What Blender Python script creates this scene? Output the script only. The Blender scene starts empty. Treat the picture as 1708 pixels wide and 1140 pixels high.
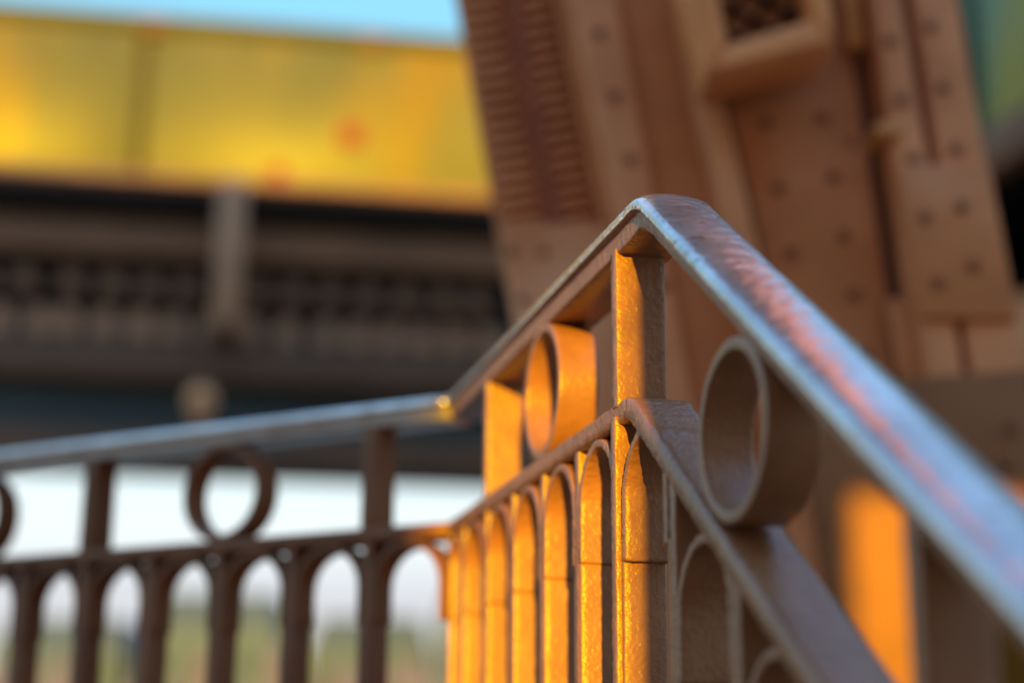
import bpy, bmesh, math, random
import numpy as np
from mathutils import Vector, Matrix, noise
random.seed(7)
sc = bpy.context.scene
col = sc.collection
R = math.radians

# ------------------------------------------------------------------ camera
F = 2678.4; PITCH = R(14.9065); ROLL = R(-0.4453)
cam_d = bpy.data.cameras.new('camera'); cam = bpy.data.objects.new('camera', cam_d); col.objects.link(cam)
cam.location = (0, 0, 0)
cam.rotation_mode = 'XYZ'
cam.matrix_world = Matrix.Rotation(R(90) + PITCH, 4, 'X') @ Matrix.Rotation(-ROLL, 4, 'Z')
cam_d.sensor_width = 36; cam_d.lens = 36 * F / 1708
cam_d.clip_start = 0.02; cam_d.clip_end = 3000
cam_d.dof.use_dof = True
cam_d.dof.focus_distance = 1.205
cam_d.dof.aperture_fstop = 1.9
cam_d.dof.aperture_blades = 0
sc.camera = cam

# ------------------------------------------------------------------ sky and sun
w = bpy.data.worlds.new('sky'); sc.world = w; w.use_nodes = True
nt = w.node_tree; nt.nodes.clear()
tc = nt.nodes.new('ShaderNodeTexCoord'); sp = nt.nodes.new('ShaderNodeSeparateXYZ')
rp = nt.nodes.new('ShaderNodeValToRGB'); bg = nt.nodes.new('ShaderNodeBackground'); ou = nt.nodes.new('ShaderNodeOutputWorld')
nt.links.new(tc.outputs['Generated'], sp.inputs[0]); nt.links.new(sp.outputs['Z'], rp.inputs[0])
nt.links.new(rp.outputs[0], bg.inputs[0]); nt.links.new(bg.outputs[0], ou.inputs[0])
cr = rp.color_ramp
cr.elements[0].position = 0.0; cr.elements[0].color = (0.75, 0.70, 0.66, 1)
cr.elements[1].position = 1.0; cr.elements[1].color = (0.20, 0.42, 0.85, 1)
for p_, c_ in ((0.10, (.62, .64, .68, 1)), (0.135, (.80, .88, .90, 1)), (0.19, (.74, .93, .95, 1)), (0.30, (.60, .90, 1.0, 1)), (0.44, (.27, .66, .92, 1)), (0.7, (.42, .82, 1.42, 1))):
    e = cr.elements.new(p_); e.color = c_
bg.inputs[1].default_value = 1.2

SUN_HEAD = R(-1.4); SUN_EL = R(5.0)
sd = bpy.data.lights.new('sun', 'SUN'); so = bpy.data.objects.new('sun', sd); col.objects.link(so)
ray = Vector((math.sin(SUN_HEAD) * math.cos(SUN_EL), math.cos(SUN_HEAD) * math.cos(SUN_EL), -math.sin(SUN_EL)))
so.rotation_euler = ray.to_track_quat('-Z', 'Y').to_euler()
so.location = (0, -6, 6)
sd.energy = 10.8; sd.color = (1.0, 0.58, 0.006); sd.angle = R(0.53)

sc.view_settings.view_transform = 'Standard'; sc.view_settings.look = 'None'
sc.view_settings.exposure = 0.0; sc.view_settings.gamma = 1.0
sc.view_settings.use_curve_mapping = False

# ------------------------------------------------------------------ materials
def mat(name, c1, c2=None, rough=0.45, scale=30, bump=0.0, bscale=200, coat=0.0, metal=0.0, spec=0.5, detail=4,
        c3=None, s3=6, chips=None, chip_scale=400, transl=0.0, vstretch=1.0):
    m = bpy.data.materials.new(name); m.use_nodes = True
    n = m.node_tree; N = n.nodes; L = n.links
    b = N['Principled BSDF']
    t = N.new('ShaderNodeTexCoord'); mp = N.new('ShaderNodeMapping'); L.new(t.outputs['Object'], mp.inputs[0])
    mp.inputs['Scale'].default_value = (1, 1, vstretch)
    ns = N.new('ShaderNodeTexNoise'); ns.inputs['Scale'].default_value = scale; ns.inputs['Detail'].default_value = detail
    L.new(mp.outputs[0], ns.inputs['Vector'])
    c2 = c2 or tuple(x * 0.75 for x in c1)
    r = N.new('ShaderNodeValToRGB'); r.color_ramp.elements[0].position = .35; r.color_ramp.elements[1].position = .65
    r.color_ramp.elements[0].color = (*c2, 1); r.color_ramp.elements[1].color = (*c1, 1)
    L.new(ns.outputs['Fac'], r.inputs[0]); out = r.outputs[0]
    if c3:
        n3 = N.new('ShaderNodeTexNoise'); n3.inputs['Scale'].default_value = s3; n3.inputs['Detail'].default_value = 5
        L.new(mp.outputs[0], n3.inputs['Vector'])
        r3 = N.new('ShaderNodeValToRGB'); r3.color_ramp.elements[0].position = .5; r3.color_ramp.elements[1].position = .68
        L.new(n3.outputs['Fac'], r3.inputs[0])
        mx = N.new('ShaderNodeMix'); mx.data_type = 'RGBA'; L.new(r3.outputs[0], mx.inputs['Factor'])
        L.new(out, mx.inputs['A']); mx.inputs['B'].default_value = (*c3, 1); out = mx.outputs['Result']
    if chips:
        n4 = N.new('ShaderNodeTexNoise'); n4.inputs['Scale'].default_value = chip_scale; n4.inputs['Detail'].default_value = 6
        n4.inputs['Roughness'].default_value = .7
        L.new(t.outputs['Object'], n4.inputs['Vector'])
        r4 = N.new('ShaderNodeValToRGB'); r4.color_ramp.elements[0].position = .58; r4.color_ramp.elements[1].position = .66
        L.new(n4.outputs['Fac'], r4.inputs[0])
        mx = N.new('ShaderNodeMix'); mx.data_type = 'RGBA'; L.new(r4.outputs[0], mx.inputs['Factor'])
        L.new(out, mx.inputs['A']); mx.inputs['B'].default_value = (*chips, 1); out = mx.outputs['Result']
    L.new(out, b.inputs['Base Color'])
    b.inputs['Roughness'].default_value = rough; b.inputs['Metallic'].default_value = metal
    b.inputs['Specular IOR Level'].default_value = spec
    b.inputs['Coat Weight'].default_value = coat; b.inputs['Coat Roughness'].default_value = .16 if 'panel' not in name else .34
    if bump:
        nb = N.new('ShaderNodeTexNoise'); nb.inputs['Scale'].default_value = bscale; nb.inputs['Detail'].default_value = 5
        L.new(t.outputs['Object'], nb.inputs['Vector'])
        bp = N.new('ShaderNodeBump'); bp.inputs['Strength'].default_value = bump; bp.inputs['Distance'].default_value = .001
        L.new(nb.outputs['Fac'], bp.inputs['Height']); L.new(bp.outputs[0], b.inputs['Normal'])
        L.new(bp.outputs[0], b.inputs['Coat Normal'])
    if transl:
        tr = N.new('ShaderNodeBsdfTranslucent'); L.new(out, tr.inputs['Color'])
        ms = N.new('ShaderNodeMixShader'); ms.inputs[0].default_value = transl
        o = N['Material Output']; L.new(b.outputs[0], ms.inputs[1]); L.new(tr.outputs[0], ms.inputs[2]); L.new(ms.outputs[0], o.inputs['Surface'])
    return m

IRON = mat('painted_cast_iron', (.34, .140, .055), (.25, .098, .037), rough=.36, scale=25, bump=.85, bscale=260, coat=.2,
           chips=(.26, .16, .09), chip_scale=420, spec=.4, c3=(.275, .112, .045), s3=95)
RAILM = mat('worn_handrail_paint', (.66, .58, .54), (.50, .42, .38), rough=.24, scale=22, bump=.35, bscale=130, coat=.3, metal=.75,
            chips=(.30, .17, .11), chip_scale=90)
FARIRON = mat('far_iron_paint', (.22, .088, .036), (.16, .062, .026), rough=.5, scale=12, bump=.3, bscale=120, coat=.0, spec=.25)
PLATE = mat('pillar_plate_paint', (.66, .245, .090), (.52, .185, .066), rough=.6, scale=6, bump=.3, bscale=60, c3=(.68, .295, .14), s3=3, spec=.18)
RIV = mat('rivet_shade_brown', (.24, .085, .034), (.18, .062, .026), rough=.6, scale=20, spec=.15)  # darker than the plates, the shadow at each rivet put into the colour
FRB = mat('grille_frame_lit_ochre', (.84, .32, .11), (.70, .25, .08), rough=.5, scale=9, spec=.2)  # ochre carries the orange light on the frame bars
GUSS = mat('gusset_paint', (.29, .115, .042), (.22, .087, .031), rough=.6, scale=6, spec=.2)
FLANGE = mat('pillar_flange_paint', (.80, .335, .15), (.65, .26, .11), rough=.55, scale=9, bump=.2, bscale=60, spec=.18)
RUST = mat('red_oxide_bar', (.50, .15, .06), (.36, .11, .05), rough=.6, scale=14)
GOLD = mat('sunlit_ochre_bar', (.72, .30, .07), (.55, .22, .05), rough=.5, scale=14)  # sunlit orange of the slot pieces put into the colour
DARK = mat('black_bars_and_shade', (.012, .010, .010), (.008, .007, .007), rough=.9, scale=5, spec=.03)  # dark bars, and shade of the openings painted near black
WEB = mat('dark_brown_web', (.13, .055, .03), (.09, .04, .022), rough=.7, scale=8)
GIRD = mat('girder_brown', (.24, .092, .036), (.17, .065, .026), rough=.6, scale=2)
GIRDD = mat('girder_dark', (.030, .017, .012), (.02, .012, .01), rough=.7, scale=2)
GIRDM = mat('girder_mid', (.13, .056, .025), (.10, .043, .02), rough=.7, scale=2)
TEAL = mat('blue_shade_web', (.034, .044, .046), (.026, .034, .036), rough=.7, scale=2)  # recess shade and bluish skylight put into the colour
BLOB = mat('bracket_brown', (.46, .20, .10), (.34, .15, .075), rough=.5, scale=5)
STRUT = mat('strut_brown', (.50, .235, .12), (.4, .19, .10), rough=.5, scale=4)

# ------------------------------------------------------------------ helpers
def link(o, parent=None):
    col.objects.link(o)
    if parent is not None: o.parent = parent
    return o
def thing(name, label, cat, loc=(0, 0, 0), group=None):
    o = bpy.data.objects.new(name, None); col.objects.link(o); o.location = loc
    o.empty_display_size = .1
    o['label'] = label; o['category'] = cat
    if group: o['group'] = group
    return o
def tag(o, label, cat, group=None, kind=None):
    o['label'] = label; o['category'] = cat
    if group: o['group'] = group
    if kind: o['kind'] = kind
    return o
def mesh_obj(name, verts, faces, m, parent=None, smooth=False):
    """verts are in world coordinates; the object's origin goes to the parent's."""
    off = Vector(parent_world(parent)) if parent is not None else Vector((0, 0, 0))
    me = bpy.data.meshes.new(name)
    me.from_pydata([tuple(Vector(v) - off) for v in verts], [], faces)
    bm = bmesh.new(); bm.from_mesh(me); bmesh.ops.recalc_face_normals(bm, faces=bm.faces[:]); bm.to_mesh(me); bm.free()
    me.materials.append(m)
    if smooth: me.polygons.foreach_set('use_smooth', [True] * len(me.polygons))
    o = bpy.data.objects.new(name, me)
    return link(o, parent)
def parent_world(p):
    v = Vector((0, 0, 0))
    while p is not None:
        v = v + p.location; p = p.parent
    return v
def bevel(o, wd=.0012, seg=2, ang=35):
    b = o.modifiers.new('bevel', 'BEVEL'); b.width = wd; b.segments = seg; b.limit_method = 'ANGLE'; b.angle_limit = R(ang)
    o.data.polygons.foreach_set('use_smooth', [True] * len(o.data.polygons))
    return o
tx = bpy.data.textures.new('casting', 'CLOUDS'); tx.noise_scale = .006; tx.noise_depth = 3
tx2 = bpy.data.textures.new('casting_fine', 'CLOUDS'); tx2.noise_scale = .0022; tx2.noise_depth = 2
def rough_cast(o, lv=1, s=.0010, s2=.0007):
    """slightly lumpy, paint-laden casting"""
    if lv:
        q = o.modifiers.new('dice', 'SUBSURF'); q.subdivision_type = 'SIMPLE'; q.levels = lv; q.render_levels = lv
    for t_, k in ((tx, s), (tx2, s2)):
        d = o.modifiers.new('lumps', 'DISPLACE'); d.texture = t_; d.strength = k; d.mid_level = .5; d.texture_coords = 'LOCAL'
    return o

def ray_dir(px, py):
    u0 = px - 854; v0 = py - 570
    c, s = math.cos(ROLL), math.sin(ROLL)
    u = u0 * c + v0 * s; v = -u0 * s + v0 * c
    xc, yc, zc = u / F, 1.0, -v / F
    return Vector((xc, yc * math.cos(PITCH) - zc * math.sin(PITCH), yc * math.sin(PITCH) + zc * math.cos(PITCH)))
def UP(px, py, Y):
    d = ray_dir(px, py); return d * (Y / d.y)
def hit(px, py, p0, n):
    d = ray_dir(px, py); return d * (p0.dot(n) / d.dot(n))

# ------------------------------------------------------------------ railing frames
PB = R(-13.8334); PA = R(-60.105)
P = .1116; PC1 = .0089; HM = .2699; H = .4109; SL = math.tan(R(35.658)); SK = .0351; SKT = SK + .035
ENDB = .6272; OA = .1114
O0 = Vector((.0799, 1.2, 0))
TB = Vector((-math.sin(PB), -math.cos(PB), 0))          # along the panel towards the camera
NB = Vector((math.cos(PB), -math.sin(PB), 0))           # into the depth of the casting (right)
C0 = O0 - TB * ENDB
TA = Vector((math.sin(PA), math.cos(PA), 0))            # away along the far panel
NA = Vector((math.cos(PA), -math.sin(PA), 0))
if NA.dot(Vector((0, 1, 0))) < 0: NA = -NA
class Frame:
    def __init__(s, o, t, n): s.o, s.t, s.n = o, t, n
    def __call__(s, a, n, h): return s.o + s.t * a + s.n * n + Vector((0, 0, h))
FB = Frame(O0, TB, NB); FA = Frame(C0, TA, NA)
BOT = -.62

def lerp_subdiv(pts, step):
    out = []
    for a, b in zip(pts[:-1], pts[1:]):
        a = Vector(a); b = Vector(b); k = max(1, int(math.ceil((b - a).length / step)))
        for i in range(k): out.append(a.lerp(b, i / k))
    out.append(Vector(pts[-1])); return out

def sweep(fr, path, prof, name, m, parent, kscale=None, closed_ends=True):
    """path: list of (s,h) 2D points; prof: closed list of (n,k); k runs across the path in the panel plane."""
    n = len(path); V = []; Fc = []
    path = [Vector(p) for p in path]
    for i, p in enumerate(path):
        a = (path[i] - path[i - 1]).normalized() if i else (path[1] - path[0]).normalized()
        b = (path[i + 1] - path[i]).normalized() if i < n - 1 else a
        na = Vector((-a.y, a.x)); nb = Vector((-b.y, b.x)); na = na if na.y > 0 else -na; nb = nb if nb.y > 0 else -nb
        m_ = (na + nb).normalized(); m_ = m_ / max(.5, m_.dot(na))
        for (nn, k) in prof:
            if kscale and k < 0: k = k * kscale(p.x)
            q = p + m_ * k
            V.append(fr(q.x, nn, q.y))
    c = len(prof)
    for i in range(n - 1):
        for j in range(c):
            j2 = (j + 1) % c
            Fc.append((i * c + j, i * c + j2, (i + 1) * c + j2, (i + 1) * c + j))
    if closed_ends: Fc.append(tuple(range(c))); Fc.append(tuple((n - 1) * c + j for j in range(c)))
    return mesh_obj(name, V, Fc, m, parent, smooth=True)

def band(fr, inner, outer, n0, n1, name, m, parent, nd=5, closed=False):
    """solid between two equal-length polylines in (s,h), from depth n0 to n1"""
    V = []; Fc = []; k = len(inner)
    for (si, hi), (so_, ho) in zip(inner, outer):
        for j in range(nd + 1): V.append(fr(si, n0 + (n1 - n0) * j / nd, hi))
        for j in range(nd + 1): V.append(fr(so_, n0 + (n1 - n0) * j / nd, ho))
    w_ = nd + 1; st = 2 * w_
    rng = range(k if closed else k - 1)
    for i in rng:
        a = i * st; b = ((i + 1) % k) * st
        for j in range(nd):
            Fc.append((a + j, a + j + 1, b + j + 1, b + j))
            Fc.append((a + w_ + j, a + w_ + j + 1, b + w_ + j + 1, b + w_ + j))
        Fc.append((a, b, b + w_, a + w_)); Fc.append((a + nd, b + nd, b + w_ + nd, a + w_ + nd))
    if not closed:
        for a in (0, (k - 1) * st):
            Fc.append(tuple(range(a, a + w_)) + tuple(range(a + st - 1, a + w_ - 1, -1)))
    return mesh_obj(name, V, Fc, m, parent)

def bar(fr, s0, s1, h0a, h0b, h1a, h1b, n0, n1, name, m, parent, nh=1, nd=5):
    """bar from s0..s1; bottom heights h0a/h0b, top heights h1a/h1b at s0/s1"""
    inn = [(s0, h0a + (h1a - h0a) * i / nh) for i in range(nh + 1)]
    out = [(s1, h0b + (h1b - h0b) * i / nh) for i in range(nh + 1)]
    return band(fr, inn, out, n0, n1, name, m, parent, nd)

def arch(fr, sc_, hc, ri, ro, leg, n0, n1, name, m, parent, seg=28):
    inn = []; out = []
    nl = 8
    for i in range(nl): inn.append((sc_ - ri, hc - leg + leg * i / nl)); out.append((sc_ - ro, hc - leg + leg * i / nl))
    for i in range(seg + 1):
        a = math.pi - math.pi * i / seg
        inn.append((sc_ + ri * math.cos(a), hc + ri * 1.04 * math.sin(a))); out.append((sc_ + ro * math.cos(a), hc + ro * 1.0 * math.sin(a)))
    for i in range(1, nl + 1): inn.append((sc_ + ri, hc - leg * i / nl)); out.append((sc_ + ro, hc - leg * i / nl))
    return band(fr, inn, out, n0, n1, name, m, parent, 5)

def ring(fr, sc_, hc, ri, ro, n0, n1, name, m, parent, seg=56):
    inn = [(sc_ + ri * math.cos(2 * math.pi * i / seg), hc + ri * math.sin(2 * math.pi * i / seg)) for i in range(seg)]
    out = [(sc_ + ro * math.cos(2 * math.pi * i / seg), hc + ro * math.sin(2 * math.pi * i / seg)) for i in range(seg)]
    return band(fr, inn, out, n0, n1, name, m, parent, 5, closed=True)

D = .039
def hand_profile(bt=.0215):
    pr = [(.001, -bt), (.0, -bt + .0015), (-.0002, -.0075), (-.001, -.0062), (-.0055, -.0052), (-.0062, -.0035), (-.0060, -.0008)]
    for i in range(1, 14):
        a = math.pi - math.pi * i / 14
        pr.append((.0225 + .0285 * math.cos(a), 0.0102 * math.sin(a) ** .8 - .0008))
    pr += [(.0512, -.0008), (.0514, -.0040), (.0500, -.0058), (.0462, -.0066), (.0455, -bt + .0015), (.0445, -bt)]
    return pr
def two_tone(o, c):
    o.data.materials.append(IRON)
    for p in o.data.polygons:
        if len(p.vertices) == 4:
            j = sorted(v % c for v in p.vertices)
            j = j[0] if j[-1] - j[0] <= 1 else c - 1
            if j < 4 or j >= c - 4: p.material_index = 1
def mid_profile(t=.0167):
    return [(.0015, -t), (-.0005, -t + .0015), (-.0005, -.0015), (.001, .0), (.012, .0003), (.024, .0003), (.036, .0003), (.044, 0), (.0465, -.0018), (.0465, -t + .0015), (.0450, -t),
            (.03, -t), (.015, -t)]

def knee_path(s_start, s_end, h, sk, step=.006, r=.018):
    """level then sloping down, knee rounded"""
    t2 = Vector((1, -SL)).normalized()
    pts = lerp_subdiv([(s_start, h), (sk - r, h)], step)
    p0 = Vector((sk - r, h)); p1 = Vector((sk, h)); p2 = Vector((sk, h)) + t2 * r
    for i in range(1, 9):
        t = i / 8; pts.append(p0 * (1 - t) ** 2 + p1 * 2 * t * (1 - t) + p2 * t * t)
    e = Vector((s_end, h - (s_end - sk) * SL))
    pts += lerp_subdiv([p2, e], step)[1:]
    return pts

# ------------------------------------------------------------------ ground, landing, stair (structure)
def box(name, lo, hi, m, parent=None):
    x0, y0, z0 = lo; x1, y1, z1 = hi
    V = [(x0, y0, z0), (x1, y0, z0), (x1, y1, z0), (x0, y1, z0), (x0, y0, z1), (x1, y0, z1), (x1, y1, z1), (x0, y1, z1)]
    Fc = [(0, 3, 2, 1), (4, 5, 6, 7), (0, 1, 5, 4), (1, 2, 6, 5), (2, 3, 7, 6), (3, 0, 4, 7)]
    return mesh_obj(name, V, Fc, m, parent)
def fbox(fr, name, a0, a1, n0, n1, h0, h1, m, parent=None):
    V = [fr(a, n, h) for h in (h0, h1) for (a, n) in ((a0, n0), (a1, n0), (a1, n1), (a0, n1))]
    Fc = [(0, 3, 2, 1), (4, 5, 6, 7), (0, 1, 5, 4), (1, 2, 6, 5), (2, 3, 7, 6), (3, 0, 4, 7)]
    return mesh_obj(name, V, Fc, m, parent)
GRD = mat('pale_ground', (.20, .18, .15), (.16, .14, .12), rough=.9, scale=.3)
STEEL = mat('walkway_plate', (.20, .13, .09), (.15, .10, .07), rough=.6, scale=6)
g = box('ground', (-400, -300, -2.2), (400, 500, -2.0), GRD); g['kind'] = 'structure'
fl = box('floor', (-3.2, 1.24, -.78), (2.6, 5.6, -.70), STEEL); fl['kind'] = 'structure'
st0 = link(bpy.data.objects.new('stairs', None)); st0.location = FB(.06, .6, -2.0); st0['kind'] = 'structure'
for k in range(7):
    fbox(FB, 'tread', .0 + k * .237, .265 + k * .237, -.35, 1.3, -.70 - .17 * (k + 1) - .03, -.70 - .17 * (k + 1), STEEL, st0)
for n_ in (-.38, 1.3):
    V = [FB(a, n_ + d, h) for d in (0, .03) for (a, h) in ((-.05, -.70), (.06, -.70), (1.75, -1.91), (1.75, -1.99), (1.5, -1.99), (-.05, -1.0))]
    Fc = [tuple(range(6)), tuple(range(6, 12))] + [(i, (i + 1) % 6, 6 + (i + 1) % 6, 6 + i) for i in range(6)]
    mesh_obj('stringer', V, Fc, STEEL, st0)

# ------------------------------------------------------------------ near railing (level run, knee, stair run)
rail = thing('stair_railing', 'brown cast iron railing peaking at right then sloping down toward the viewer', 'railing', O0 + Vector((0, 0, -.70)))
SEND = .95
ks = lambda s: 1.0 if s < .03 else (.72 if s > .10 else 1.0 - .28 * (s - .03) / .07)
hr = sweep(FB, knee_path(-ENDB - .006, SEND, H, SKT, .005, .016), hand_profile(), 'handrail', RAILM, rail, kscale=ks)
two_tone(hr, len(hand_profile()))
rough_cast(hr, 1, .0010, .0005)
mr = sweep(FB, knee_path(-ENDB, SEND, HM, SK, .005, .014), mid_profile(), 'mid_rail', IRON, rail)
rough_cast(mr, 1, .0014, .0016)
def under_top(s):      # underside height of the handrail
    return H - .020 if s < SKT else H - (s - SKT) * SL - .0155
def mid_top(s): return HM if s < SK else HM - (s - SK) * SL
def sC(i): return i * P + (PC1 if i > 0 else 0)
def vpost(s, w_, n0, n1, h0f, h1f, name, nh):
    o = bar(FB, s - w_ / 2, s + w_ / 2, h0f(s - w_ / 2), h0f(s + w_ / 2), h1f(s - w_ / 2), h1f(s + w_ / 2), n0, n1, name, IRON, rail, nh)
    bevel(o, .0012, 2); rough_cast(o, 1, .0012, .0010); return o
for i in (-4, 0, 4, 8):
    s = sC(i)
    vpost(s, .0135, -.0012 if i == 0 else 0, D, lambda q: mid_top(q) - .003, lambda q: under_top(q) + .003, 'post', 24)
for i in (-2, 2, 6):
    s = sC(i)
    ro = .0545 if i < 0 else .0585
    hc = (mid_top(s) + under_top(s)) / 2
    if i < 0: ro = (under_top(s) - mid_top(s)) / 2 + .002
    r_ = ring(FB, s, hc, ro - .0085, ro, .000, .0365, 'ring', IRON, rail)
    bevel(r_, .0016, 2); rough_cast(r_, 1, .0006, .0005)
# arches and piers
RI, RO, LEG = .0425, .0512, .042
def pier_bottom(q): return mid_top(q) - .72
arch_c = {}
idx = list(range(-5, 8))
for i in idx:                     # arch between pier i and i+1
    a, b = sC(i), sC(i + 1); c = (a + b) / 2
    if i < 0: hc = HM - .0170 - RO + .0005
    elif i == 0: hc = .1905
    else: hc = mid_top(c) - .0206 - .0520
    arch_c[i] = hc
    o = arch(FB, c, hc, RI, RO, LEG, .0005, .0365, 'arch', IRON, rail)
    bevel(o, .0015, 2); rough_cast(o, 1, .0011, .0014)
# short closing arch at the corner
c = (-ENDB + sC(-5)) / 2; hw = (sC(-5) + ENDB) / 2
o = arch(FB, c, HM - .017 - hw + .002, hw - .012, hw - .004, LEG + .02, .0005, .0365, 'arch', IRON, rail); bevel(o, .0015)
for i in range(-5, 9):
    s = sC(i)
    hs = [arch_c[j] - LEG for j in (i - 1, i) if j in arch_c]
    lo = min(hs) if hs else HM - .11
    hi = max(hs) if hs else HM - .11
    # upper pier, filling between the legs of the two arches
    wu = sC(1) - sC(0) if i == 1 else P
    half = .0065
    top = (lambda q: mid_top(q) - .010)
    vpost(s, .0120, -.0030 if i == 0 else .0008, D - .002, lambda q: pier_bottom(q), top, 'pier', 90)
    # lower baluster, a little wider than the pier, stepped back from the arch legs
    bb = bar(FB, s - .0105, s + .0105, mid_top(s) - .72, mid_top(s) - .72, hi + .004 if i <= 0 else lo + .004, hi + .004 if i <= 0 else lo + .004, .0012, .0352, 'baluster', IRON, rail, 70)
    bevel(bb, .0015, 2); rough_cast(bb, 0, .0008, .0006)
    if i > 0 and hi - lo > .01:    # the leg of the higher arch runs on down the pier
        b2 = bar(FB, s - .0105, s - .0, lo, lo, hi + .004, hi + .004, .0010, .0360, 'baluster', IRON, rail, 12); bevel(b2, .0012)
cp = bar(FB, -ENDB - .008, -ENDB + .008, HM - .72, HM - .72, HM - .004, HM - .004, .001, .037, 'post', IRON, rail, 40); bevel(cp, .0015)
br = sweep(FB, knee_path(-ENDB, SEND, HM - .70, SK, .03, .014), mid_profile(.03), 'bottom_rail', IRON, rail)

# ------------------------------------------------------------------ far railing
rail2 = thing('landing_railing', 'blurred level cast iron railing running off to the left behind', 'railing', C0 + Vector((0, 0, -.70)))
LA = 1.55
hr = sweep(FA, lerp_subdiv([(.0, H), (LA, H)], .03), hand_profile(), 'handrail', RAILM, rail2)
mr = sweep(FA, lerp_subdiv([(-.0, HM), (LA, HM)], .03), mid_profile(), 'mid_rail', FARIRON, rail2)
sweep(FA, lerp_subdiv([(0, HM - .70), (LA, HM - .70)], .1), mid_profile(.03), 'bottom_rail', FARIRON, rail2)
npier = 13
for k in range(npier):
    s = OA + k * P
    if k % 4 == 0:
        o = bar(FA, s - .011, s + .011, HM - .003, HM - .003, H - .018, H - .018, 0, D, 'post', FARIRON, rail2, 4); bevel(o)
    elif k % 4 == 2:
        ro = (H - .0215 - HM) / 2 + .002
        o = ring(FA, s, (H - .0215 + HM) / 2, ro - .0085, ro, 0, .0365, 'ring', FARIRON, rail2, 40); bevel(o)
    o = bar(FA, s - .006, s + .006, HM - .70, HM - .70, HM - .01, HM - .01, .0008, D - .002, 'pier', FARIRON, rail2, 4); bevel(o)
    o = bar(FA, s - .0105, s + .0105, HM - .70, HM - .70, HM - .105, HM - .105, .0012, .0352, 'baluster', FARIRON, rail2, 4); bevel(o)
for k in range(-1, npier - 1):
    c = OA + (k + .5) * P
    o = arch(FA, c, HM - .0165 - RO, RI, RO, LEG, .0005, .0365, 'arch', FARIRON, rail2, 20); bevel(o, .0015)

# ------------------------------------------------------------------ leaning iron pillar
pillar = thing('iron_pillar', 'massive riveted brown iron pillar leaning left behind the railing', 'pillar', (.55, 2.4, -.70))
PS = .80
def line_at(x0, x1, Y, z):
    """3D point of the line through pixels (x0,0) and (x1,500) on depth Y, at height z"""
    a = UP(x0, 0, Y * PS); b = UP(x1, 500, Y * PS); t = (z - a.z) / (b.z - a.z)
    return a.lerp(b, t) if 0 <= t <= 1 else a + (b - a) * t
def strip(name, xa0, xb0, xa1, xb1, Y, th, m, z0=-.70, z1=3.9, parent=None, bv=.004):
    V = []
    for dy in (0, th):
        for z in (z0, z1):
            for (p, q) in ((xa0, xa1), (xb0, xb1)):
                v = line_at(p, q, Y, z); V.append((v.x, v.y + dy * PS, v.z))
    Fc = [(0, 1, 3, 2), (4, 6, 7, 5), (0, 2, 6, 4), (1, 5, 7, 3), (0, 4, 5, 1), (2, 3, 7, 6)]
    o = mesh_obj(name, V, Fc, m, parent or pillar)
    if bv: bevel(o, bv, 2)
    return o
def zpx(x, y, Y): return UP(x, y, Y).z
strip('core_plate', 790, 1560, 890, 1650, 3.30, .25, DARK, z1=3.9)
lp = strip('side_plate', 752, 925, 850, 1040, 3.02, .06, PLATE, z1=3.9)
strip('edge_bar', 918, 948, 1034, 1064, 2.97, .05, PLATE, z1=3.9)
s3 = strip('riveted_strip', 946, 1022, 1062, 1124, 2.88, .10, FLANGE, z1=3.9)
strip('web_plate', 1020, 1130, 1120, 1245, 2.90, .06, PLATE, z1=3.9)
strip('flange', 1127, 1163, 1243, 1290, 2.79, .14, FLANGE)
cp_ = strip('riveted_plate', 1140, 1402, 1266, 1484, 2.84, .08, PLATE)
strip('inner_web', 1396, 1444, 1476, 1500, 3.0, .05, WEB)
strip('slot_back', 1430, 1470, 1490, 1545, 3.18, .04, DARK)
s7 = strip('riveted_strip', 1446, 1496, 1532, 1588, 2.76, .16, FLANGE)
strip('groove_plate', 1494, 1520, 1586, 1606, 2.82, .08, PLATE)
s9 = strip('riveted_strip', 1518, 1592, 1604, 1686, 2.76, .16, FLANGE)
# joint cover plate on the right-hand strips and the base gusset
def plate_px(name, pts, Y, th, m, parent=pillar, bv=.004):
    V = [tuple(UP(x, y, Y * PS)) for x, y in pts]; k = len(V)
    V += [(v[0], v[1] + th * PS, v[2]) for v in V]
    Fc = [tuple(range(k)), tuple(range(2 * k - 1, k - 1, -1))] + [(i, (i + 1) % k, k + (i + 1) % k, k + i) for i in range(k)]
    o = mesh_obj(name, V, Fc, m, parent)
    if bv: bevel(o, bv, 2)
    return o
plate_px('cover_plate', [(1494, 262), (1646, 262), (1700, 520), (1536, 520)], 2.745, .02, PLATE)
plate_px('filler_plate', [(1478, 488), (1562, 488), (1606, 700), (1520, 700)], 2.80, .03, PLATE)
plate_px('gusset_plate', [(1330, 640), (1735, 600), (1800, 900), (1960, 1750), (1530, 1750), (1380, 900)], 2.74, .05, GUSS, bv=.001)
plate_px('shade_cover', [(1552, 870), (1800, 870), (1950, 1750), (1640, 1750)], 2.725, .014, DARK)  # near-black plate painting the shade over this part of the gusset
plate_px('base_plate', [(835, 372), (1010, 372), (1125, 560), (1260, 1750), (1050, 1750)], 2.92, .05, PLATE)
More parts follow.
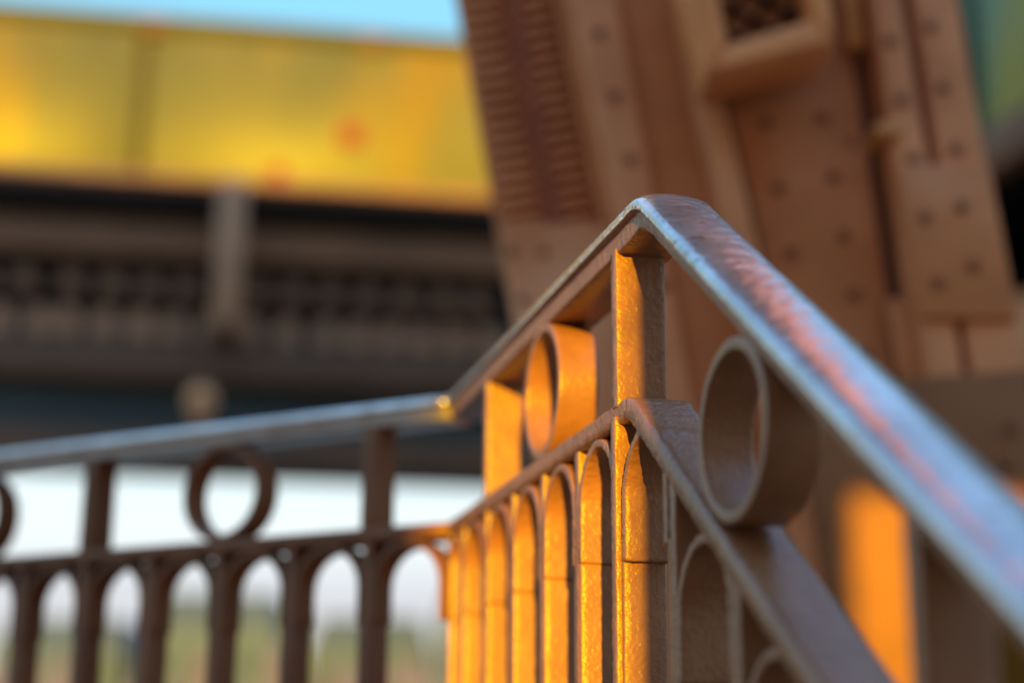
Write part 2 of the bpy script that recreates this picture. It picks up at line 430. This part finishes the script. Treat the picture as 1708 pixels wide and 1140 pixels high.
# battens and lacing on the side plate
for k in range(-6, 19):
    y = k * 22 - 8
    sl = .205
    for (xa, xb) in ((766, 818), (858, 908)):
        x0 = xa + y * sl; x1 = xb + y * (sl + .02)
        plate_px('batten', [(x0, y + 6), (x1, y - 4), (x1 + 1, y + 4), (x0 + 1, y + 15)], 2.99, .03, FLANGE, bv=.002)
for k in range(-3, 11):
    y = k * 36
    x = 826 + y * .21; x2 = 850 + (y + 18) * .21; x3 = 826 + (y + 36) * .21
    plate_px('lacing_bar', [(x, y), (x + 14, y), (x2 + 14, y + 18), (x2, y + 18)], 2.985, .02, RUST, bv=.002)
    plate_px('lacing_bar', [(x2, y + 18), (x2 + 14, y + 18), (x3 + 14, y + 36), (x3, y + 36)], 2.985, .02, RUST, bv=.002)
# grille in its frame
gr = plate_px('grille', [(1130, -210), (1325, -240), (1375, 50), (1190, 90)], 2.735, .02, PLATE, bv=0)
def gplate(name, pts, Y, th, m, bv=.004): return plate_px(name, pts, Y, th, m, parent=gr, bv=bv)
gplate('frame_bar'    , [(1096, -200), (1150, -212), (1206, 62), (1176, 116)], 2.62, .16, FRB, .008)
gplate('frame_bar'   , [(1176, 116), (1206, 66), (1348, 22), (1386, 62)], 2.62, .16, FRB, .008)
gplate('frame_bar'  , [(1348, 22), (1386, 62), (1344, -240), (1298, -236)], 2.62, .16, FRB, .008)
gplate('frame_bar' , [(1096, -200), (1344, -250), (1300, -215), (1140, -180)], 2.62, .16, FRB, .008)
def gbar(x0, y0, x1, y1, w_=7):
    d = Vector((x1 - x0, y1 - y0)).normalized(); n_ = Vector((-d.y, d.x)) * w_ / 2
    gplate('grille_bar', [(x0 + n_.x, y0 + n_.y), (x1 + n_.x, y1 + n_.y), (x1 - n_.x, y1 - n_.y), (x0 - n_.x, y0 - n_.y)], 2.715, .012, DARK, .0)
quad = [Vector((1142, -205)), Vector((1300, -232)), Vector((1350, 40)), Vector((1204, 76))]
def clip(p, d):
    ts = []
    for i in range(4):
        a = quad[i]; b = quad[(i + 1) % 4]; e_ = b - a
        den = d.x * e_.y - d.y * e_.x
        if abs(den) < 1e-6: continue
        t = ((a.x - p.x) * e_.y - (a.y - p.y) * e_.x) / den
        u = ((a.x - p.x) * d.y - (a.y - p.y) * d.x) / den
        if -1e-6 <= u <= 1 + 1e-6: ts.append(t)
    return (min(ts), max(ts)) if len(ts) >= 2 else None
for base, d in ((Vector((1240, 40)), Vector((.56, -.83))), (Vector((1240, 20)), Vector((.86, .50)))):
    n_ = Vector((-d.y, d.x))
    for k in range(-9, 10):
        p = base + n_ * (k * 39); r_ = clip(p, d)
        if r_ and r_[1] - r_[0] > 12:
            a = p + d * r_[0]; b = p + d * r_[1]; gbar(a.x, a.y, b.x, b.y)
# small pieces in the slot, orange sunlight painted on them as ochre
plate_px('slot_bar', [(1372, -150), (1404, -150), (1440, 66), (1408, 72)], 2.80, .03, GOLD)
plate_px('bracket', [(1398, 212), (1448, 222), (1452, 246), (1404, 238)], 2.84, .05, GOLD)
plate_px('bracket', [(1452, 196), (1494, 184), (1500, 212), (1460, 218)], 2.74, .05, GOLD)
# rivets
bmr = bmesh.new(); bmesh.ops.create_uvsphere(bmr, u_segments=14, v_segments=8, radius=.0100)
for v in bmr.verts: v.co.y *= .62
rme = bpy.data.meshes.new('rivet'); bmr.to_mesh(rme); bmr.free(); rme.materials.append(RIV)
rme.polygons.foreach_set('use_smooth', [True] * len(rme.polygons))
def rivet(px, py, Y, s=1.0):
    o = bpy.data.objects.new('rivet', rme); o.location = UP(px, py, Y * PS) - parent_world(pillar); o.scale = (s, s, s); link(o, pillar)
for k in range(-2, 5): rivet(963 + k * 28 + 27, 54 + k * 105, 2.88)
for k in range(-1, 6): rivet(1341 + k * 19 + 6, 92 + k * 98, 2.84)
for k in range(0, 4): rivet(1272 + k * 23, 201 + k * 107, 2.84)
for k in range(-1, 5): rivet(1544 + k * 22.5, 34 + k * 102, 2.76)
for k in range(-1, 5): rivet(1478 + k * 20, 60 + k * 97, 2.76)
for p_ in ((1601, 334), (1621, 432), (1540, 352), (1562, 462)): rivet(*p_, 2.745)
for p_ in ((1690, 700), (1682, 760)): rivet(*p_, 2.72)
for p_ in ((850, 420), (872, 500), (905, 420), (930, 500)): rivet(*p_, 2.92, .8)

# unseen taller member, added behind for the handrail to mirror as an orange strip
bevel(box('reflector_post', (1.12, 4.95, -.70), (1.36, 5.2, 3.3), PLATE, pillar), .01)
bevel(box('handrail_reflector', (.95, 4.93, 3.3), (1.80, 5.22, 14.0), PLATE, pillar), .01)

# ------------------------------------------------------------------ gallery behind on the left
GH = R(81)
GT = Vector((math.sin(GH), math.cos(GH), 0)); GN = Vector((math.cos(GH), -math.sin(GH), 0))   # GN towards the camera
G0 = UP(400, 322, 9.5)
def gz(y, x=400): return hit(x, y, G0, GN).z
def gs(x, y): return (hit(x, y, G0, GN) - G0).dot(GT)
FG = Frame(Vector((G0.x, G0.y, 0)), GT, GN)
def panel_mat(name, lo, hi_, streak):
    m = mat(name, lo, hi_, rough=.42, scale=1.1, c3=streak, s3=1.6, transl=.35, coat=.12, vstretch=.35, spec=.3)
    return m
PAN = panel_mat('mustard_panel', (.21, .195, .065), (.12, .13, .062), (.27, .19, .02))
PAN2 = panel_mat('green_panel', (.34, .42, .20), (.22, .38, .30), (.60, .52, .14))
par = thing('panel_parapet', 'mustard yellow panelled parapet high at upper left under the sky', 'parapet', FG(0, 0, gz(322)))
zt, zb = gz(46), gz(318)
js = [gs(-560, 180), gs(-160, 180), gs(226, 180), gs(640, 180) + .12, gs(1010, 180), gs(1250, 180)]
js = [gs(-700, 180), gs(-230, 180), gs(232, 180), gs(960, 180), gs(1300, 180)]
for a, b in zip(js[:-1], js[1:]):
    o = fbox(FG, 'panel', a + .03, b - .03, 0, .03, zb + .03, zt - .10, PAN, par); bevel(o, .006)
FRM = mat('parapet_frame', (.05, .045, .022), (.04, .035, .018), rough=.7, scale=4, spec=.1)
TOPR = mat('parapet_top_paint', (.09, .095, .04), (.07, .08, .035), rough=.7, scale=4, spec=.1)
for a in js: bevel(fbox(FG, 'mullion', a - .035, a + .035, -.03, .035, zb, zt - .08, FRM, par), .005)
bevel(fbox(FG, 'top_rail', js[0], js[-1], -.05, .05, zt - .07, zt + .0, TOPR, par), .01)
bevel(fbox(FG, 'lower_rail', js[0], js[-1], -.03, .045, zt - .11, zt - .07, FRM, par), .004)
bevel(fbox(FG, 'sill', js[0], js[-1], -.05, .07, zb - .03, zb + .035, BLOB, par), .01)
for x in (250, 615): 
    s = gs(x, 60); bevel(fbox(FG, 'clamp', s - .09, s + .09, -.02, .08, zt - .14, zt - .05, GIRDM, par), .01)
RED = mat('red_reflector', (.22, .035, .04), (.2, .03, .035), rough=.7, spec=.1)
def disc(px, py, r):
    c = hit(px, py, G0, GN); V = []
    seg = 20
    for dn in (.03, .06):
        V += [c + GN * dn + GT * (r * math.cos(2 * math.pi * i / seg)) + Vector((0, 0, r * math.sin(2 * math.pi * i / seg))) for i in range(seg)]
    Fc = [tuple(range(seg)), tuple(range(seg, 2 * seg))] + [(i, (i + 1) % seg, seg + (i + 1) % seg, seg + i) for i in range(seg)]
    mesh_obj('red_reflector', V, Fc, RED, par)
disc(580, 236, .075); disc(458, 302, .06)

# deep girder under the parapet
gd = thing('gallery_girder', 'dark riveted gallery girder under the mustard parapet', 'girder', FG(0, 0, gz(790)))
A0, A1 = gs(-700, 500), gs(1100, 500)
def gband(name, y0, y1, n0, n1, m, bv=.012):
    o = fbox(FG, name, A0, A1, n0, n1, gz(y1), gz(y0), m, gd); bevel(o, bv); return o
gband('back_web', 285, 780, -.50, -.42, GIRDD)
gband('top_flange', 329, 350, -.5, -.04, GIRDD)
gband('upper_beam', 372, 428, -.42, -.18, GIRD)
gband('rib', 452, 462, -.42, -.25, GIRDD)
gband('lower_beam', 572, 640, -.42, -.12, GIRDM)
gband('blue_shade_web', 640, 724, -.42, -.26, TEAL)
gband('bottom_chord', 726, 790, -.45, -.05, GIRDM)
def brick_row(y0, y1, xs, wpx, m, name='bracket'):
    for x in xs:
        s = gs(x, (y0 + y1) / 2); hw = wpx * .5 * 9.5 / F
        V = []
        za, zc_ = gz(y1), gz(y0)
        for n_ in (-.42, -.20):
            for (ds, z) in ((-1, za), (1, za), (1, za + (zc_ - za) * .55), (.5, zc_), (-.5, zc_), (-1, za + (zc_ - za) * .55)):
                V.append(FG(s + ds * hw, n_, z))
        Fc = [tuple(range(6)), tuple(range(6, 12))] + [(i, (i + 1) % 6, 6 + (i + 1) % 6, 6 + i) for i in range(6)]
        mesh_obj(name, V, Fc, m, gd)
brick_row(458, 492, [-40, 30, 110, 180, 245, 305, 430, 490, 552, 615, 680, 745, 800], 40, GIRD)
brick_row(520, 562, [-70, -10, 55, 105, 168, 228, 285, 345, 415, 480, 545, 600, 655, 710, 765, 820], 40, BLOB)

# upright strut in front of the girder
st_ = thing('iron_strut', 'pale brown upright strut standing in front of the dark girder', 'strut', FG(gs(378, 540), .12, gz(552)))
s0, s1 = gs(360, 430), gs(402, 430)
fz = gz(552); tz_ = gz(312)
bevel(fbox(FG, 'flange_plate', s0, s1, .10, .13, fz, tz_, STRUT, st_), .006)
bevel(fbox(FG, 'web_plate', (s0 + s1) / 2 - .02, (s0 + s1) / 2 + .02, -.03, .10, fz, gz(330), STRUT, st_), .004)
bevel(fbox(FG, 'base_block', s0 - .02, s1 + .02, -.118, .14, fz - .05, fz, GIRD, st_), .006)

# globe lamp
GLOB = mat('glossy_globe', (.95, .42, .16), (.85, .36, .13), rough=.18, scale=3, coat=.9)
lampP = hit(337, 676, G0 + GN * .55, GN); lz = lampP.z
lam = thing('globe_lamp', 'small glossy round globe lamp on a stem before the dark girder', 'lamp', (lampP.x, lampP.y, gz(800)))
def lathe(name, c, prof, m, parent, seg=24):
    V = []; Fc = []
    for (r, z) in prof: V += [Vector((c.x + r * math.cos(2 * math.pi * i / seg), c.y + r * math.sin(2 * math.pi * i / seg), z)) for i in range(seg)]
    for k in range(len(prof) - 1):
        for i in range(seg): Fc.append((k * seg + i, k * seg + (i + 1) % seg, (k + 1) * seg + (i + 1) % seg, (k + 1) * seg + i))
    Fc.append(tuple(range(seg))); Fc.append(tuple((len(prof) - 1) * seg + i for i in range(seg)))
    return mesh_obj(name, V, Fc, m, parent, smooth=True)
ab = hit(337, 752, G0, GN).z
fbox(FG, 'arm', (lampP - G0).dot(GT) - .035, (lampP - G0).dot(GT) + .035, -.048, .60, gz(757) - .03, gz(757) + .03, BLOB, lam)
rr = .082
lathe('globe', lampP, [(max(.012, rr * math.sin(math.pi * i / 12)), lz - rr * math.cos(math.pi * i / 12)) for i in range(13)], GLOB, lam)
lathe('stem', lampP, [(.055, gz(757) - .05), (.05, gz(757) - .02), (.045, gz(757) + .03), (.06, lz - .10), (.035, lz - .075)], BLOB, lam)
lathe('cap', lampP, [(.05, lz + .07), (.045, lz + .082), (.02, lz + .10), (.012, lz + .13)], GIRD, lam)

# ------------------------------------------------------------------ gallery on the right
RH = R(-16.7); RT = Vector((math.sin(RH), math.cos(RH), 0)); RN = Vector((-math.cos(RH), math.sin(RH), 0))
R0 = UP(1640, 232, 6.0)
FR = Frame(Vector((R0.x, R0.y, 0)), RT, RN)
def rz(x, y): return hit(x, y, R0, RN).z
par2 = thing('side_parapet', 'green and ochre panelled parapet at upper right beside the pillar', 'parapet', FR(0, 0, R0.z))
zb2 = R0.z; zt2 = R0.z + 1.3
for k in range(-4, 5):
    a = k * .62
    bevel(fbox(FR, 'panel', a + .02, a + .60, 0, .03, zb2 + .03, zt2 - .05, PAN2, par2), .005)
    bevel(fbox(FR, 'mullion', a - .03, a + .03, -.02, .05, zb2, zt2, FRM, par2), .005)
bevel(fbox(FR, 'top_rail', -2.5, 3.1, -.04, .05, zt2 - .05, zt2 + .04, FRM, par2), .01)
bevel(fbox(FR, 'sill', -2.5, 3.1, -.10, .08, zb2 - .16, zb2 + .02, GIRD, par2), .01)
gd2 = thing('side_girder', 'black hollow girder under the parapet at the right edge', 'girder', FR(0, 0, R0.z - 1.6))
fbox(FR, 'back_web', -2.5, 3.1, -.75, -.70, R0.z - 2.2, R0.z - .16, DARK, gd2)  # darkness of the opening painted near black
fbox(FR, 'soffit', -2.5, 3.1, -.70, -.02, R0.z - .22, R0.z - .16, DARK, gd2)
bevel(fbox(FR, 'lower_beam', -2.5, 3.1, -.70, .0, R0.z - 2.2, R0.z - .66, PLATE, gd2), .01)

# ------------------------------------------------------------------ unseen girder and columns added behind the photographer to block sun
YB = -4.0
def su(u): return u - math.tan(SUN_HEAD) * YB * -1 if False else u + math.tan(SUN_HEAD) * YB
bg_ = thing('rear_sun_blocker', 'deep brown plated girder on columns, unseen, added behind the viewpoint to block sun', 'girder', (0, YB, -2.0))
ZB = .93
bevel(box('sun_block_plate', (-7, YB - .10, ZB), (7, YB + .10, 4.70), PLATE, bg_), .01)
bevel(box('bottom_flange', (-7, YB - .25, ZB - .0), (7, YB + .25, ZB + .03), PLATE, bg_), .005)
bevel(box('top_flange', (-7, YB - .25, 4.65), (7, YB + .25, 4.70), PLATE, bg_), .005)
nw = thing('sun_block_column', 'slender brown iron column, unseen, added close behind the viewpoint to block sun', 'column', (.204, -.5, -2.0))  # added to give the sun a sharper shadow edge on the centre post
bevel(box('shaft', (.1385, -.56, -1.96), (.27, -.44, .52), PLATE, nw), .004)
bevel(box('base_plate', (.10, -.60, -2.0), (.31, -.40, -1.96), PLATE, nw), .004)
bevel(box('cap', (.1385, -.57, .52), (.28, -.43, .55), PLATE, nw), .004)
for (u0, u1) in ((-3.2, -.06), (.128, .52), (.79, 2.55)):
    bevel(box('column', (su(u0), YB - .12, -2.0), (su(u1), YB + .12, ZB), PLATE, bg_), .008)

# ------------------------------------------------------------------ far city through the railing
FAC = [mat('facade_a', (.09, .13, .20), (.08, .115, .18), rough=.9, scale=.2, spec=0), mat('facade_b', (.085, .125, .22), (.075, .11, .19), rough=.9, scale=.2, spec=0)]  # blue-grey base stands in for distance haze
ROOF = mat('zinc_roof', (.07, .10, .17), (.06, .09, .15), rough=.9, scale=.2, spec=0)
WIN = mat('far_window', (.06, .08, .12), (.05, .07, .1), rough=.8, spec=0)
bl = [('pale hazy block furthest left behind the railing', -46, 11, 8.5, 118), ('pale hazy block second from left behind the railing', -33, 10, 10.5, 124),
      ('tallest hazy block left of the far ring', -21, 9.5, 12.0, 120), ('hazy block right of the far ring', -10.5, 9, 11, 126),
      ('hazy block seen through the widest right arch', -1, 8.5, 12.5, 121), ('hazy block hidden mostly by the near railing', 8.5, 9, 11, 127)]
for i, (lb, x, wd, ht_, y) in enumerate(bl):
    b = thing('building', lb, 'building', (x, y, -2.0), group='far hazy city blocks')
    m = FAC[i % 2]
    box('walls', (x - wd / 2, y - 5, -2), (x + wd / 2, y + 5, ht_ - 2.5), m, b)
    V = [(x - wd / 2, y - 5.2, ht_ - 2.5), (x + wd / 2, y - 5.2, ht_ - 2.5), (x + wd / 2, y + 5.2, ht_ - 2.5), (x - wd / 2, y + 5.2, ht_ - 2.5),
         (x - wd / 2 + .8, y - 3.6, ht_), (x + wd / 2 - .8, y - 3.6, ht_), (x + wd / 2 - .8, y + 3.6, ht_), (x - wd / 2 + .8, y + 3.6, ht_)]
    mesh_obj('roof', V, [(0, 1, 5, 4), (1, 2, 6, 5), (2, 3, 7, 6), (3, 0, 4, 7), (4, 5, 6, 7), (0, 3, 2, 1)], ROOF, b)
    V = []; Fc = []
    for r_ in range(3):
        for c_ in range(5):
            cx = x - wd / 2 + wd * (c_ + .5) / 5; cz = -.2 + r_ * (ht_ - 3) / 3 + .6
            for yy in (y - 5.02, y - 5.1): V += [(cx - .5, yy, cz), (cx + .5, yy, cz), (cx + .5, yy, cz + 1.5), (cx - .5, yy, cz + 1.5)]
            k = len(V) - 8
            Fc += [(k, k + 1, k + 2, k + 3), (k + 4, k + 7, k + 6, k + 5), (k, k + 4, k + 5, k + 1), (k + 1, k + 5, k + 6, k + 2), (k + 2, k + 6, k + 7, k + 3), (k + 3, k + 7, k + 4, k)]
    w_ = mesh_obj('windows', V, Fc, WIN, b); w_['kind'] = 'stuff'
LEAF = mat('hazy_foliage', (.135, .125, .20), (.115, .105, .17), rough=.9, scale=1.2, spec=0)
BARK = mat('bark', (.16, .12, .09), rough=.9)
ORD = 'first second third fourth fifth sixth seventh eighth ninth tenth eleventh'.split()
for i in range(11):
    x = -36 + i * 3.9 + random.uniform(-.6, .6); y = 92 + random.uniform(-3, 3); h_ = 7.9 + random.uniform(-.8, .8)
    t = thing('tree', 'hazy olive tree, %s from the left in the distant row before the city blocks' % ORD[i], 'tree', (x, y, -2.0), group='distant row of trees')
    bm = bmesh.new()
    bmesh.ops.create_icosphere(bm, subdivisions=4, radius=1)
    for v in bm.verts:
        k = 1 + .28 * noise.noise(v.co * 2.2 + Vector((i * 3, 0, 0))) + .10 * noise.noise(v.co * 7)
        v.co = Vector((v.co.x * 1.5 * k, v.co.y * 1.5 * k, v.co.z * (h_ * .42) * k + h_ * .58 ))
    me = bpy.data.meshes.new('crown'); bm.to_mesh(me); bm.free(); me.materials.append(LEAF)
    o = bpy.data.objects.new('crown', me); link(o, t)
    lathe('trunk', Vector((x, y, 0)), [(.35, -2.0), (.25, 0), (.2, 1.5)], BARK, t, 10)
